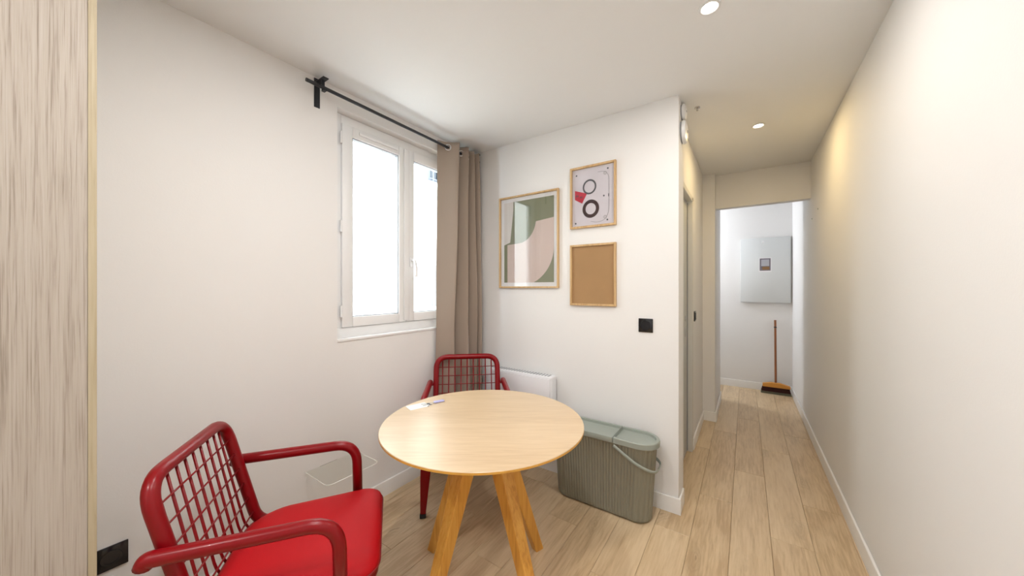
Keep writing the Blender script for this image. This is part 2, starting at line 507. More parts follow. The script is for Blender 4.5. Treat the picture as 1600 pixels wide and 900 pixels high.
# ------------------------------------------------------------------ window
WX = -2.00
win = struct('window_1', B(WX - 0.05, WX, WY0, WY1, WZ0, WZ0 + 0.07, bev=0.004), M_pvc)
bm = bmesh.new()
box(bm, WX - 0.05, WX, WY0, WY0 + 0.055, WZ0 + 0.07, WZ1, bev=0.004)
box(bm, WX - 0.05, WX, WY1 - 0.055, WY1, WZ0 + 0.07, WZ1, bev=0.004)
box(bm, WX - 0.05, WX, WY0 + 0.055, WY1 - 0.055, WZ1 - 0.06, WZ1, bev=0.004)
obj('window_frame', bm, M_pvc, win, auto=40)
SZ0, SZ1 = 1.112, WZ1 - 0.055
GZ0, GZ1 = 1.173, 2.275
def sash(y0, y1, g0, g1):
    bm = bmesh.new()
    X0, X1 = WX - 0.045, WX + 0.012
    box(bm, X0, X1, y0, g0, SZ0, SZ1, bev=0.005)
    box(bm, X0, X1, g1, y1, SZ0, SZ1, bev=0.005)
    box(bm, X0, X1, g0, g1, SZ0, GZ0, bev=0.005)
    box(bm, X0, X1, g0, g1, GZ1, SZ1, bev=0.005)
    s = obj('sash', bm, M_pvc, win, auto=40)
    bm = bmesh.new()
    t = 0.005
    box(bm, WX - 0.028, WX + 0.004, g0, g0 + t, GZ0, GZ1)
    box(bm, WX - 0.028, WX + 0.004, g1 - t, g1, GZ0, GZ1)
    box(bm, WX - 0.028, WX + 0.004, g0, g1, GZ0, GZ0 + t)
    box(bm, WX - 0.028, WX + 0.004, g0, g1, GZ1 - t, GZ1)
    obj('gasket', bm, M_gasket, s)
    obj('pane', B(WX - 0.020, WX - 0.016, g0, g1, GZ0, GZ1), M_glass, s)
    return s
s1 = sash(1.095, 1.558, 1.162, 1.50)
s2 = sash(1.562, 2.035, 1.63, 1.965)
# meeting cover strip
obj('cover_strip', B(WX + 0.012, WX + 0.022, 1.537, 1.583, SZ0 + 0.01, SZ1 - 0.01, bev=0.004), M_pvc, win, auto=40)
# ventilation slot on the upper rail
v = obj('vent', B(WX + 0.012, WX + 0.024, 1.20, 1.49, 2.300, 2.322, bev=0.005), M_pvc, win, auto=40)
for hz in (1.21, 1.72, 2.25):
    bm = bmesh.new()
    tube(bm, [(WX + 0.014, 1.088, hz - 0.035), (WX + 0.014, 1.088, hz + 0.035)], 0.007, 10)
    obj('hinge', bm, M_pvc, win, auto=40)
# handle
hd = obj('window_handle', B(WX + 0.012, WX + 0.022, 1.588, 1.616, 1.50, 1.57, bev=0.004), M_pvc, win, auto=40)
bm = bmesh.new()
tube(bm, fillet([(WX + 0.02, 1.602, 1.55), (WX + 0.055, 1.602, 1.55), (WX + 0.065, 1.607, 1.49), (WX + 0.055, 1.615, 1.43)], 0.03), 0.009, 10, flat=(0.009, 0.011))
obj('grip', bm, M_pvc, hd, auto=60)
# inside sill board, a touch proud of the wall
obj('window_sill', B(WX, XL + 0.006, WY0, WY1, WZ0 - 0.004, WZ0 + 0.012, bev=0.003), M_pvc, win, auto=40)

# ------------------------------------------------------------------ outside: facade across the courtyard
FX = -4.6
bm = bmesh.new()
fac = obj('opposite_building', B(FX - 0.4, FX, -4, 9, -3, 8.0), M_facade)
tag(fac, 'sunlit cream rendered building across the courtyard outside the window', 'building')
def fwin(y0, y1, z0, z1, grille):
    f = obj('window', B(FX - 0.02, FX + 0.012, y0, y1, z0, z1), M_facframe if grille else M_facpale, fac)
    bm = bmesh.new()
    box(bm, FX + 0.010, FX + 0.018, y0 + 0.06, (y0 + y1) / 2 - 0.03, z0 + 0.06, z1 - 0.06)
    box(bm, FX + 0.010, FX + 0.018, (y0 + y1) / 2 + 0.03, y1 - 0.06, z0 + 0.06, z1 - 0.06)
    obj('pane', bm, M_facglass if grille else M_shutter, f)
    s = obj('ledge', B(FX, FX + 0.12, y0 - 0.10, y1 + 0.10, z0 - 0.10, z0 - 0.02), M_facstone, fac)
    if grille:
        bm = bmesh.new()
        n = 6
        for k in range(n):
            yy = y0 + (k + 0.5) * (y1 - y0) / n
            tube(bm, [(FX + 0.06, yy, z0), (FX + 0.06, yy, z1)], 0.012, 6)
        for zz in (z0 + 0.05, (z0 + z1) / 2, z1 - 0.05):
            tube(bm, [(FX + 0.06, y0, zz), (FX + 0.06, y1, zz)], 0.012, 6)
        obj('grille', bm, M_facframe, f)
fwin(4.06, 5.0, 3.22, 4.1, True)
fwin(4.10, 4.95, 0.97, 1.82, False)
struct('ground_courtyard', B(-5, -2.14, -4, 9, -3.1, -3.0), M_ground)

# ------------------------------------------------------------------ tall cabinet at the left
cab = empty('wardrobe', (-1.645, -0.545, 0), 0, 'tall grey-beige wood-grain cabinet at the left edge of the picture', 'cabinet')
def inv(o):   # keep world coordinates in a child of an Empty
    o.matrix_parent_inverse = Matrix.Translation(Vector(o.parent.location)).inverted()
    return o
inv(obj('carcass', B(-1.935, -1.372, -1.2, 0.096, 0.0, 2.50), M_cab, cab))
inv(obj('side_panel', B(-1.935, -1.350, 0.0965, 0.111, 0.0, 2.50, bev=0.0008), M_cabedge, cab))
inv(obj('door', B(-1.370, -1.350, -0.50, 0.096, 0.06, 2.495, bev=0.001), M_cab, cab))
inv(obj('door', B(-1.370, -1.350, -1.2, -0.504, 0.06, 2.495, bev=0.001), M_cab, cab))

# ------------------------------------------------------------------ wall plates
def switch(loc, axis, label, kind='rocker', name='light_switch', cat='switch'):
    """axis: 'Y' plate on a wall facing -Y, 'X' plate on a wall facing +X"""
    rz = 0 if axis == 'Y' else R(90)
    e = empty(name, loc, rz, label, cat)
    s = 0.043
    obj('plate', B(-s, s, -0.008, 0, -s, s, bev=0.002), M_blackpl, e, auto=40)
    if kind == 'rocker':
        obj('rocker', B(-0.031, 0.031, -0.013, -0.007, -0.031, 0.031, bev=0.003), M_blackpl, e, auto=40)
    elif kind == 'round':
        bm = bmesh.new()
        lathe(bm, [(0.031, 0), (0.031, 0.003), (0.029, 0.004), (0.028, 0.003), (0.028, 0.0005), (0, 0.0005)], Matrix.Translation((0, -0.008, 0)) @ Matrix.Rotation(R(90), 4, 'X'), 40)
        obj('dial_ring', bm, M_blackpl, e, auto=30)
    else:
        bm = bmesh.new()
        lathe(bm, [(0.028, 0.001), (0.027, -0.0002), (0.020, -0.0002), (0.020, 0.0012), (0, 0.0012)], Matrix.Translation((0, -0.008, 0)) @ Matrix.Rotation(R(90), 4, 'X'), 32)
        obj('socket_well', bm, M_blackpl, e, auto=30)
    return e
switch((-0.517, YB, 1.115), 'Y', 'black square light switch on the wall right of the pictures', 'round')
switch((XD, 3.31, 1.107), 'X', 'black light switch beside the grey corridor door', 'rocker')
e = empty('power_outlet', (XL, 0.235, 0.352), R(90), 'black double power outlet low on the wall beside the tall cabinet', 'outlet')
for k, dz in ((0, -0.001), (1, 0.004)):
    # two neighbouring modules, the left one set slightly higher
    x0 = -0.043 - k * 0.043 * 1.0
obj('plate', B(-0.085, -0.0, -0.008, 0, -0.043, 0.043, bev=0.002), M_blackpl, e, auto=40)
bm = bmesh.new()
lathe(bm, [(0.028, 0.001), (0.027, 0.0025), (0.020, 0.0025), (0.020, 0.0010), (0, 0.0010)], Matrix.Translation((-0.0425, -0.008, 0)) @ Matrix.Rotation(R(90), 4, 'X'), 32)
obj('socket_well', bm, M_blackpl, e, auto=30)

# ------------------------------------------------------------------ pictures
def quad_layer(poly, y, t=0.0006):
    """flat print shape on a plane facing -Y; poly in (x, z)"""
    bm = bmesh.new()
    m4 = Matrix(((1, 0, 0, 0), (0, 0, 1, y), (0, 1, 0, 0), (0, 0, 0, 1)))
    return prism(bm, poly, -t, 0, m4)
def ring_layer(cx, cz, r0, r1, y, seg=40, t=0.0006, sx=1.0):
    bm = bmesh.new()
    inner, outer = [], []
    for k in range(seg):
        a = 2 * math.pi * k / seg
        inner.append(bm.verts.new((cx + r0 * math.cos(a) * sx, y - t, cz + r0 * math.sin(a))))
        outer.append(bm.verts.new((cx + r1 * math.cos(a) * sx, y - t, cz + r1 * math.sin(a))))
    for k in range(seg):
        q = (k + 1) % seg
        bm.faces.new((inner[k], inner[q], outer[q], outer[k]))
    return bm
def picture(name, x0, x1, z0, z1, label, fw, dep=0.022, glass=True):
    e = empty(name, ((x0 + x1) / 2, YB, (z0 + z1) / 2), 0, label, 'picture')
    w, h = (x1 - x0) / 2, (z1 - z0) / 2
    bm = bmesh.new()
    for (a, b, c, d) in ((-w, -w + fw, -h, h), (w - fw, w, -h, h)):
        box(bm, a, b, -dep, 0, c, d, bev=0.0015, seg=1)
    box(bm, -w + fw, w - fw, -dep, 0, -h, -h + fw, bev=0.0015, seg=1)
    box(bm, -w + fw, w - fw, -dep, 0, h - fw, h, bev=0.0015, seg=1)
    obj('frame', bm, M_frame, e)
    if glass:
        obj('glass', B(-w + fw, w - fw, -dep + 0.006, -dep + 0.008, -h + fw, h - fw), M_picglass, e)
    return e, w - fw, h - fw

e, w, h = picture('abstract_picture', -1.655, -1.118, 1.35, 2.077, 'largest framed picture: abstract sage green and blush print behind glass', 0.013)
obj('mat_board', B(-w, w, -0.004, -0.001, -h, h), M_paper, e)
mw = 0.030
pw, ph = w - mw, h - mw
def uv(u, v): return (-pw + 2 * pw * u, ph - 2 * ph * v)
pr = obj('print', quad_layer([uv(0, 0), uv(1, 0), uv(1, 1), uv(0, 1)], -0.0045), M_green, e)
def arc(c, rx, ry, a0, a1, n=14):
    return [uv(c[0] + rx * math.cos(R(a0 + (a1 - a0) * k / n)), c[1] - ry * math.sin(R(a0 + (a1 - a0) * k / n))) for k in range(n + 1)]
# blush shape: concave quarter at upper left, convex quarter at lower right
shape = [uv(1, 0.25)] + [uv(0.66, 0.275)]
shape += arc((0.30, 0.24), 0.36, 0.28, -8, -80)
shape += [uv(0.07, 0.53), uv(0.07, 1.0), uv(0.60, 1.0)]
shape += arc((0.35, 0.58), 0.65, 0.46, -66, 0)
obj('blush_shape', quad_layer(shape, -0.0053), M_pink, pr)
obj('cream_shape', quad_layer([uv(0, 0), uv(0.20, 0)] + [uv(0.20, 0.1), uv(0.13, 0.50), uv(0, 0.53)], -0.0053), M_cream, pr)

e, w, h = picture('tape_picture', -1.027, -0.70, 1.766, 2.194, 'upper right framed picture with two dark rings and a red card', 0.014)
obj('mat_board', B(-w, w, -0.004, -0.001, -h, h), M_lav, e)
pw, ph = w, h
g1 = uv(0.42, 0.33); g2 = uv(0.45, 0.71)
obj('grey_ring', ring_layer(g1[0], g1[1], 0.040, 0.052, -0.0045, sx=0.95), M_ringgrey, e)
obj('brown_ring', ring_layer(g2[0], g2[1], 0.039, 0.063, -0.0045, sx=0.95), M_ringbrown, e)
rc = obj('red_card', quad_layer([uv(0.06, 0.36), uv(0.36, 0.44), uv(0.24, 0.60), uv(0.06, 0.52)], -0.0045), M_printred, e)
bm = bmesh.new()
for (a, b) in ((0.10, 0.46), (0.20, 0.49)):
    for dx in (0, 0.035):
        c = uv(a + dx, b)
        box(bm, c[0] - 0.003, c[0] + 0.003, -0.0058, -0.0052, c[1] - 0.007, c[1] + 0.007)
obj('card_print', bm, M_ringgrey, rc)
dots = [(0.10, 0.10), (0.85, 0.07), (0.08, 0.94), (0.84, 0.93), (0.76, 0.52)]
for (a, b) in dots:
    c = uv(a, b)
    bm = bmesh.new(); lathe(bm, [(0, 0), (0.006, 0), (0.006, 0.0006), (0, 0.0006)], Matrix.Translation((c[0], -0.0045, c[1])) @ Matrix.Rotation(R(90), 4, 'X'), 12)
    obj('printed_dot', bm, M_ringgrey, e)
c = uv(0.87, 0.52)
obj('printed_bar', B(c[0] - 0.003, c[0] + 0.003, -0.0052, -0.0046, c[1] - 0.010, c[1] + 0.010), M_ringgrey, e)
ln = [uv(0.62, 0.10), uv(0.80, 0.11), uv(0.875, 0.2), uv(0.88, 0.5), uv(0.87, 0.8), uv(0.80, 0.92), uv(0.62, 0.96), uv(0.45, 0.93)]
bm = bmesh.new(); tube(bm, fillet([(a, -0.0046, b) for a, b in ln], 0.05), 0.0009, 5)
obj('printed_line', bm, M_ringgrey, e)
for (a, b) in ((0.79, 0.14), (0.79, 0.88)):
    c = uv(a, b)
    obj('printed_disc', ring_layer(c[0], c[1], 0.004, 0.013, -0.0045), mat('pale_grey_print_ink', (0.5, 0.47, 0.5), 0.8), e)

e, w, h = picture('kraft_board_frame', -1.027, -0.70, 1.228, 1.652, 'lower right empty frame showing plain brown backing board', 0.014, glass=False)
obj('backing_board', B(-w, w, -0.010, -0.001, -h, h), M_kraft, e)

# ------------------------------------------------------------------ curtain rod and curtain
RX, RZ = -1.86, 2.418
rod = empty('curtain_rod', (RX, 1.5, RZ), 0, 'thin black curtain rod running above the window', 'curtain rod')
bm = bmesh.new(); tube(bm, [(0, -0.665, 0.004), (0, 0.71, -0.004)], 0.0095, 14)
obj('pole', bm, M_black, rod, auto=40)
def bracket(y):
    bm = bmesh.new()
    box(bm, XL - RX, XL - RX + 0.005, y - 0.015, y + 0.015, -0.078, 0.080, bev=0.001, seg=1)
    box(bm, XL - RX, 0.020, y - 0.015, y + 0.015, 0.050, 0.055, bev=0.001, seg=1)
    box(bm, -0.013, -0.010, y - 0.008, y + 0.008, -0.010, 0.052)
    box(bm, -0.013, 0.013, y - 0.008, y + 0.008, -0.014, -0.011)
    b = obj('bracket', bm, M_black, rod)
    bm = bmesh.new()
    for xx in (-0.052, -0.028):
        lathe(bm, [(0, 0.055), (0.005, 0.055), (0.005, 0.0575), (0, 0.058)], Matrix.Translation((xx + 0.02, y, 0)), 10)
    obj('screw', bm, M_chrome, b)
bracket(-0.574)
bracket(0.690)

cur = empty('curtain', (-1.86, 2.0, 0), 0, 'taupe linen curtain gathered in folds at the right of the window', 'curtain')
# plan of the folds: (x, y) knots at the top and at the hem, relative to the Empty
topk = [(-0.052, -0.215), (-0.012, -0.165), (0.048, -0.105), (0.045, -0.080), (-0.045, -0.062), (-0.048, -0.040), (0.040, 0.010), (0.046, 0.022), (-0.04, 0.045), (-0.044, 0.058), (0.036, 0.085), (0.040, 0.095), (-0.038, 0.118), (-0.04, 0.128), (0.034, 0.150), (0.036, 0.160), (-0.055, 0.185), (-0.068, 0.215)]
botk = [(-0.060, -0.235), (-0.005, -0.205), (0.035, -0.165), (0.040, -0.140), (-0.045, -0.100), (-0.050, -0.080), (0.050, -0.030), (0.070, -0.008), (0.055, 0.030), (-0.040, 0.050), (0.045, 0.085), (0.082, 0.100), (-0.020, 0.118), (-0.030, 0.130), (0.075, 0.150), (0.085, 0.166), (0.010, 0.190), (-0.030, 0.222)]
def spline(k, n=6):
    out = []
    for i in range(len(k) - 1):
        p0, p1, p2, p3 = k[max(i - 1, 0)], k[i], k[i + 1], k[min(i + 2, len(k) - 1)]
        for j in range(n):
            t = j / n
            out.append(tuple(0.5 * (2 * p1[c] + (p2[c] - p0[c]) * t + (2 * p0[c] - 5 * p1[c] + 4 * p2[c] - p3[c]) * t * t + (3 * p1[c] - p0[c] - 3 * p2[c] + p3[c]) * t ** 3) for c in (0, 1)))
    out.append(k[-1])
    return out
tp, bt = spline(topk), spline(botk)
bm = bmesh.new()
NZ = 70
ztop, zbot = 2.462, 0.02
rows = []
for i in range(NZ + 1):
    f = i / NZ
    z = ztop + (zbot - ztop) * f
    b = f ** 0.8
    row = []
    for j, (a, c) in enumerate(zip(tp, bt)):
        t = j / len(tp)
        wob = 0.008 * math.sin(5.3 * f + 9 * t) * f + 0.006 * math.sin(13 * f + 23 * t) * f
        sag = 0.004 * math.sin(j * 0.35 + 2) if i == 0 else 0
        row.append(bm.verts.new((a[0] * (1 - b) + c[0] * b + wob, a[1] * (1 - b) + c[1] * b + 0.6 * wob, z + sag)))
    rows.append(row)
for i in range(NZ):
    for j in range(len(tp) - 1):
        bm.faces.new((rows[i][j], rows[i][j + 1], rows[i + 1][j + 1], rows[i + 1][j]))
c = obj('cloth', bm, M_cloth, cur, smooth=True)
sol = c.modifiers.new('thickness', 'SOLIDIFY'); sol.thickness = 0.0022; sol.offset = 0
# hem band at the top and grommets where the cloth crosses the rod
def ring_obj(y, ang):
    bm = bmesh.new()
    m4 = Matrix.Translation((0, y, RZ - 0.002)) @ Matrix.Rotation(ang, 4, 'Z') @ Matrix.Rotation(R(90), 4, 'X')
    pts = [m4 @ Vector((0.021 * math.cos(2 * math.pi * k / 28), 0.021 * math.sin(2 * math.pi * k / 28), 0)) for k in range(28)]
    tube(bm, pts, 0.005, 8, closed=True)
    return obj('grommet', bm, M_chrome, cur, smooth=True)
for y, a in ((-0.155, R(48)), (-0.072, R(-60)), (-0.015, R(45)), (0.034, R(-60)), (0.072, R(55)), (0.107, R(-60)), (0.139, R(55)), (0.169, R(-60))):
    ring_obj(y, a)

# ------------------------------------------------------------------ radiator
rad = empty('radiator', (-1.43, YB, 0), 0, 'low white electric panel heater on the back wall behind the table', 'radiator')
obj('body', B(-0.30, 0.30, -0.100, -0.02, 0.18, 0.715, bev=0.012, seg=3), M_rad, rad, auto=40)
obj('front_panel', B(-0.285, 0.285, -0.106, -0.098, 0.20, 0.70, bev=0.003), M_rad, rad, auto=40)
bm = bmesh.new()
for k in range(22):
    box(bm, -0.26 + k * 0.0245, -0.26 + k * 0.0245 + 0.012, -0.085, -0.035, 0.7145, 0.7165)
obj('air_grille', bm, M_gasket, rad)
for s in (-0.2, 0.2): obj('wall_bracket', B(s - 0.02, s + 0.02, -0.025, 0, 0.25, 0.65), M_gasket, rad)

# ------------------------------------------------------------------ clear shelf on the left wall
sh = empty('acrylic_shelf', (XL, 0.87, 0.36), 0, 'clear acrylic shelf low on the window wall behind the near chair', 'shelf')
poly = [(0.0, 0.0)] + [p for p in rrect(-0.1, 0.225, 0.0, 0.29, 0.03, 6) if p[0] > 0.0] + [(0.0, 0.29)]
poly = [(0.0, 0.29)] + [(0.0, 0.0)] + [(0.195 + 0.03 * math.sin(R(a)), 0.03 - 0.03 * math.cos(R(a))) for a in range(0, 91, 15)] + [(0.195 + 0.03 * math.cos(R(a)), 0.26 + 0.03 * math.sin(R(a))) for a in range(0, 91, 15)]
bm = bmesh.new(); prism(bm, poly, -0.003, 0.003)
obj('plate', bm, M_acryl, sh)
bm = bmesh.new(); tube(bm, [(x, y, 0) for x, y in (poly[1:] + [poly[0]])], 0.0022, 6)
obj('rim', bm, M_acrylrim, sh)

# ------------------------------------------------------------------ table
TX, TY, TZ, TR = -0.995, 1.215, 0.745, 0.453
yaw = R(34.56)
tab = empty('round_table', (TX, TY, 0), yaw, 'round pale wood table on four splayed wooden legs', 'table')
bm = bmesh.new()
lathe(bm, [(0, TZ), (TR - 0.002, TZ), (TR, TZ - 0.002)], seg=128)
bmesh.ops.recalc_face_normals(bm, faces=bm.faces)
top = obj('tabletop', bm, M_top, tab, auto=30)
bm = bmesh.new()
lathe(bm, [(TR, TZ - 0.002), (TR, TZ - 0.010), (TR - 0.022, TZ - 0.020), (0, TZ - 0.020)], seg=128)
o = obj('edge', bm, M_edge, tab, auto=30)
o['label'] = 'orange-toned bevelled rim under the tabletop'
# legs in the camera-aligned frame of the table: foot offsets
def leg(fx, fy):
    bm = bmesh.new()
    d = Vector((fx, fy, 0)).normalized()
    s = Vector((-d.y, d.x, 0))
    t = d * 0.050
    f = Vector((fx, fy, 0))
    # section: outward thickness, sideways width
    sec = [(TZ - 0.020, t, 0.038, 0.033), (TZ - 0.10, t + (f - t) * 0.13, 0.040, 0.034), (0.0, f, 0.024, 0.021)]
    rings = []
    for z, c, a, b in sec:
        rings.append([bm.verts.new(c + d * (a * i) + s * (b * j) + Vector((0, 0, z))) for i, j in ((1, 1), (-1, 1), (-1, -1), (1, -1))])
    for p, q in zip(rings, rings[1:]):
        for k in range(4): bm.faces.new((p[k], p[(k + 1) % 4], q[(k + 1) % 4], q[k]))
    bm.faces.new(rings[0]); bm.faces.new(rings[-1][::-1])
    es = [e for e in bm.edges if abs((e.verts[0].co - e.verts[1].co).z) > 0.05]
    bmesh.ops.bevel(bm, geom=es, offset=0.005, segments=2, affect='EDGES', profile=0.5)
    obj('leg', bm, M_leg, tab)
for f in ((-0.277, 0.189), (0.263, 0.197), (-0.212, -0.235), (0.235, -0.235)):
    leg(*f)
bm = bmesh.new(); box(bm, -0.13, 0.13, -0.03, 0.03, TZ - 0.05, TZ - 0.021, bev=0.003); box(bm, -0.03, 0.03, -0.13, 0.13, TZ - 0.05, TZ - 0.021, bev=0.003)
obj('cross_brace', bm, M_leg, tab)

# things on the table; camera-aligned coordinates lat/depth -> world
ca, sa = math.cos(yaw), math.sin(yaw)
def cw(lat, dep, z=0): return (lat * ca - dep * sa, lat * sa + dep * ca, z)
card = empty('paper_card', cw(-0.482, 1.735, TZ), yaw + R(38), 'small white paper card lying at the far left edge of the table', 'card')
obj('sheet', B(-0.052, 0.052, -0.035, 0.035, 0, 0.0012), mat('glossy_white_card', (0.84, 0.86, 0.86), 0.2), card)
keys = empty('key_ring', cw(-0.420, 1.775, TZ + 0.0012), yaw, 'small bunch of metal keys with a lilac fob on the table', 'keys')
bm = bmesh.new()
tube(bm, [(0.013 * math.cos(2 * math.pi * k / 20), 0.013 * math.sin(2 * math.pi * k / 20), 0.002) for k in range(20)], 0.0012, 6, closed=True)
obj('ring', bm, M_chrome, keys, smooth=True)
def key(ang):
    bm = bmesh.new()
    m4 = Matrix.Rotation(ang, 4, 'Z')
    prism(bm, [(0.010 + 0.008 * (1 - math.cos(2 * math.pi * k / 12)), 0.009 * math.sin(2 * math.pi * k / 12)) for k in range(12)], 0.0, 0.0022, m4)
    prism(bm, [(0.022, -0.003), (0.052, -0.003), (0.055, 0), (0.050, 0.003), (0.046, 0.0015), (0.042, 0.003), (0.037, 0.0015), (0.022, 0.003)], 0.0, 0.0022, m4)
    obj('key', bm, M_chrome, keys)
key(R(200)); key(R(262)); key(R(228))
fob = B(0.012, 0.068, -0.012, 0.012, 0, 0.007, bev=0.003)
bmesh.ops.rotate(fob, verts=fob.verts, matrix=Matrix.Rotation(R(35), 3, 'Z'))
o = obj('fob', fob, M_lilac, keys, auto=40); o['label'] = 'lilac plastic key fob'

# ------------------------------------------------------------------ chairs
def make_chair(loc, rz, label):
    ch = empty('wire_armchair', loc, rz, label, 'chair', 'red wire-back armchairs')
    r = 0.0195
    # back frame: hoop leaning back, its feet curving forward under the seat
    W = 0.222
    def lean(z): return -0.125 - (z - 0.45) * 0.26
    zt = 0.842
    hoop = [(0.10, -W, 0.425), (-0.115, -W, 0.425), (lean(zt), -W, zt), (lean(zt), W, zt), (-0.115, W, 0.425), (0.10, W, 0.425)]
    bm = bmesh.new()
    tube(bm, fillet(hoop, [0, 0.06, 0.085, 0.085, 0.06, 0], 9), r, 14)
    obj('back_frame', bm, M_red, ch, smooth=True)
    # wire grid: each rod bends forward under the cushion
    n = 9
    for k in range(n):
        y = -W + (k + 1) * (2 * W) / (n + 1)
        edge = min(abs(y + W), abs(y - W))
        dz = 0.020 if edge < 0.06 else 0.0
        bm = bmesh.new()
        tube(bm, fillet([(0.0, y, 0.415), (-0.135, y, 0.415), (lean(zt) + 0.002, y, zt - 0.008 - dz)], [0, 0.075, 0], 6), 0.0042, 8)
        obj('upright_wire', bm, M_red, ch, smooth=True)
    z = zt - 0.070
    while z > 0.44:
        bm = bmesh.new()
        tube(bm, [(lean(z) + 0.007, -W + 0.005, z), (lean(z) + 0.007, W - 0.005, z)], 0.0028, 6)
        obj('cross_wire', bm, M_red, ch, smooth=True)
        z -= 0.058
    # arms
    for s in (-1, 1):
        ya = s * 0.264
        bm = bmesh.new()
        tube(bm, fillet([(-0.206, ya, 0.650), (-0.200, ya, 0.668), (0.235, ya, 0.668), (0.240, s * 0.262, 0.43)], [0, 0.02, 0.085, 0], 9), r, 14)
        a = obj('armrest', bm, M_red, ch, smooth=True)
        bm = bmesh.new()
        tube(bm, [(lean(0.655), s * W, 0.655), (lean(0.655), ya, 0.660)], 0.010, 8)
        obj('arm_joint', bm, M_red, a, smooth=True)
    # seat frame: a rounded hoop below the cushion, and the cushion
    bm = bmesh.new()
    loop = [(x, y, 0.428) for x, y in rrect(-0.13, 0.325, -0.250, 0.250, 0.09, 8)]
    tube(bm, loop, 0.016, 10, closed=True)
    obj('seat_frame', bm, M_red, ch, smooth=True)
    def outline(g):
        # narrower rounded rear, broad front with rounded corners
        pts = []
        pts += [(0.335 - 0.07 + (0.07 + g) * math.cos(R(a)), 0.235 - 0.07 + (0.07 + g) * math.sin(R(a))) for a in range(0, 91, 10)]
        pts += [(-0.115 + 0.13 + (0.13 + g) * math.cos(R(a)), 0.215 - 0.13 + (0.13 + g) * math.sin(R(a))) for a in range(90, 181, 10)]
        return pts + [(x, -y) for x, y in reversed(pts)]
    def pad(levels, name, m, crown=0.0):
        bm = bmesh.new()
        rings = []
        for g, z in levels:
            rings.append([bm.verts.new((x, y, z)) for x, y in outline(g)])
        N = len(rings[0])
        for a, b in zip(rings, rings[1:]):
            for k in range(N): bm.faces.new((a[k], a[(k + 1) % N], b[(k + 1) % N], b[k]))
        # closed top: shrink towards the centre
        last = rings[-1]
        cx = 0.11
        for s_, dz in ((0.85, 0.5), (0.5, 0.85), (0.2, 1.0)):
            ring = [bm.verts.new((cx + (v.co.x - cx) * s_, v.co.y * s_, levels[-1][1] + crown * dz)) for v in last]
            pr_ = rings[-1]
            for k in range(N): bm.faces.new((pr_[k], pr_[(k + 1) % N], ring[(k + 1) % N], ring[k]))
            rings.append(ring)
        bm.faces.new(rings[-1]); bm.faces.new(rings[0][::-1])
        return obj(name, bm, m, ch, smooth=True)
    pad([(-0.012, 0.436), (0.004, 0.440), (0.009, 0.450), (0.009, 0.462), (0.004, 0.474), (-0.010, 0.482), (-0.030, 0.485)], 'seat_cushion', M_redseat, 0.004)
    bm = bmesh.new()
    tube(bm, [(x, y, 0.456) for x, y in outline(0.010)], 0.003, 6, closed=True)
    obj('piping', bm, M_redseam, ch, smooth=True)
    # legs: pressed tapering steel with black caps
    for sx, sy in ((1, 1), (1, -1), (-1, 1), (-1, -1)):
        if sx > 0: t, f = Vector((0.235, sy * 0.235, 0.43)), Vector((0.262, sy * 0.258, 0.0))
        else: t, f = Vector((-0.10, sy * 0.225, 0.43)), Vector((-0.250, sy * 0.252, 0.0))
        bm = bmesh.new()
        rings = []
        c0 = f + (t - f) * 0.045
        for p, q in ((t, 0.033), (t + (c0 - t) * 0.5, 0.027), (c0, 0.0155)):
            rings.append([bm.verts.new(p + Vector((i * q, j * q, 0))) for i, j in ((1, 1), (-1, 1), (-1, -1), (1, -1))])
        for a, b in zip(rings, rings[1:]):
            for k in range(4): bm.faces.new((a[k], a[(k + 1) % 4], b[(k + 1) % 4], b[k]))
        bm.faces.new(rings[0]); bm.faces.new(rings[-1][::-1])
        es = [e_ for e_ in bm.edges if abs((e_.verts[0].co - e_.verts[1].co).z) > 0.05]
        bmesh.ops.bevel(bm, geom=es, offset=0.005, segments=2, affect='EDGES', profile=0.5)
        lg = obj('leg', bm, M_red, ch, auto=50)
        bm = B(f.x - 0.017, f.x + 0.017, f.y - 0.017, f.y + 0.017, 0.0, 0.026, bev=0.003)
        obj('foot_cap', bm, M_rubber, lg)
    return ch

def copy_tree(o, parent=None):
    c = o.copy(); link(c)
    if parent is not None: c.parent = parent
    for k in list(o.children): copy_tree(k, c)
    return c
# near chair: forward direction in camera frame (0.943, 0.333)
def yaw_of(lat, dep):
    v = cw(lat, dep); return math.atan2(v[1], v[0])
ch1 = make_chair(cw(-0.817, 1.165), yaw_of(0.943, 0.333), 'near red wire-back armchair with red cushion, at the lower left')
ch2 = copy_tree(ch1)
ch2.location = cw(-0.303, 2.292); ch2.rotation_euler = (0, 0, yaw_of(0.13, -0.99))
ch2['label'] = 'far red wire-back armchair behind the table in front of the curtain'

# ------------------------------------------------------------------ waste bin
bx0, bx1, by, bz = -1.085, -0.405, 2.083, 0.47
binn = empty('waste_bin', ((bx0 + bx1) / 2, by, 0), 0, 'long sage green ribbed plastic bin with lids, by the wall corner', 'bin')
HL = (bx1 - bx0) / 2
def stadium(hl, hw, n=20, straight=40):
    """closed outline: (x, y, nx, ny) of a long shape with round ends"""
    pts = []
    L_ = hl - hw
    for k in range(straight): pts.append((L_ - 2 * L_ * k / straight, hw, 0, 1))
    for k in range(n): 
        a = R(90 + 180 * k / n); pts.append((-L_ + hw * math.cos(a), hw * math.sin(a), math.cos(a), math.sin(a)))
    for k in range(straight): pts.append((-L_ + 2 * L_ * k / straight, -hw, 0, -1))
    for k in range(n):
        a = R(-90 + 180 * k / n); pts.append((L_ + hw * math.cos(a), hw * math.sin(a), math.cos(a), math.sin(a)))
    return pts
bm = bmesh.new()
rings = []
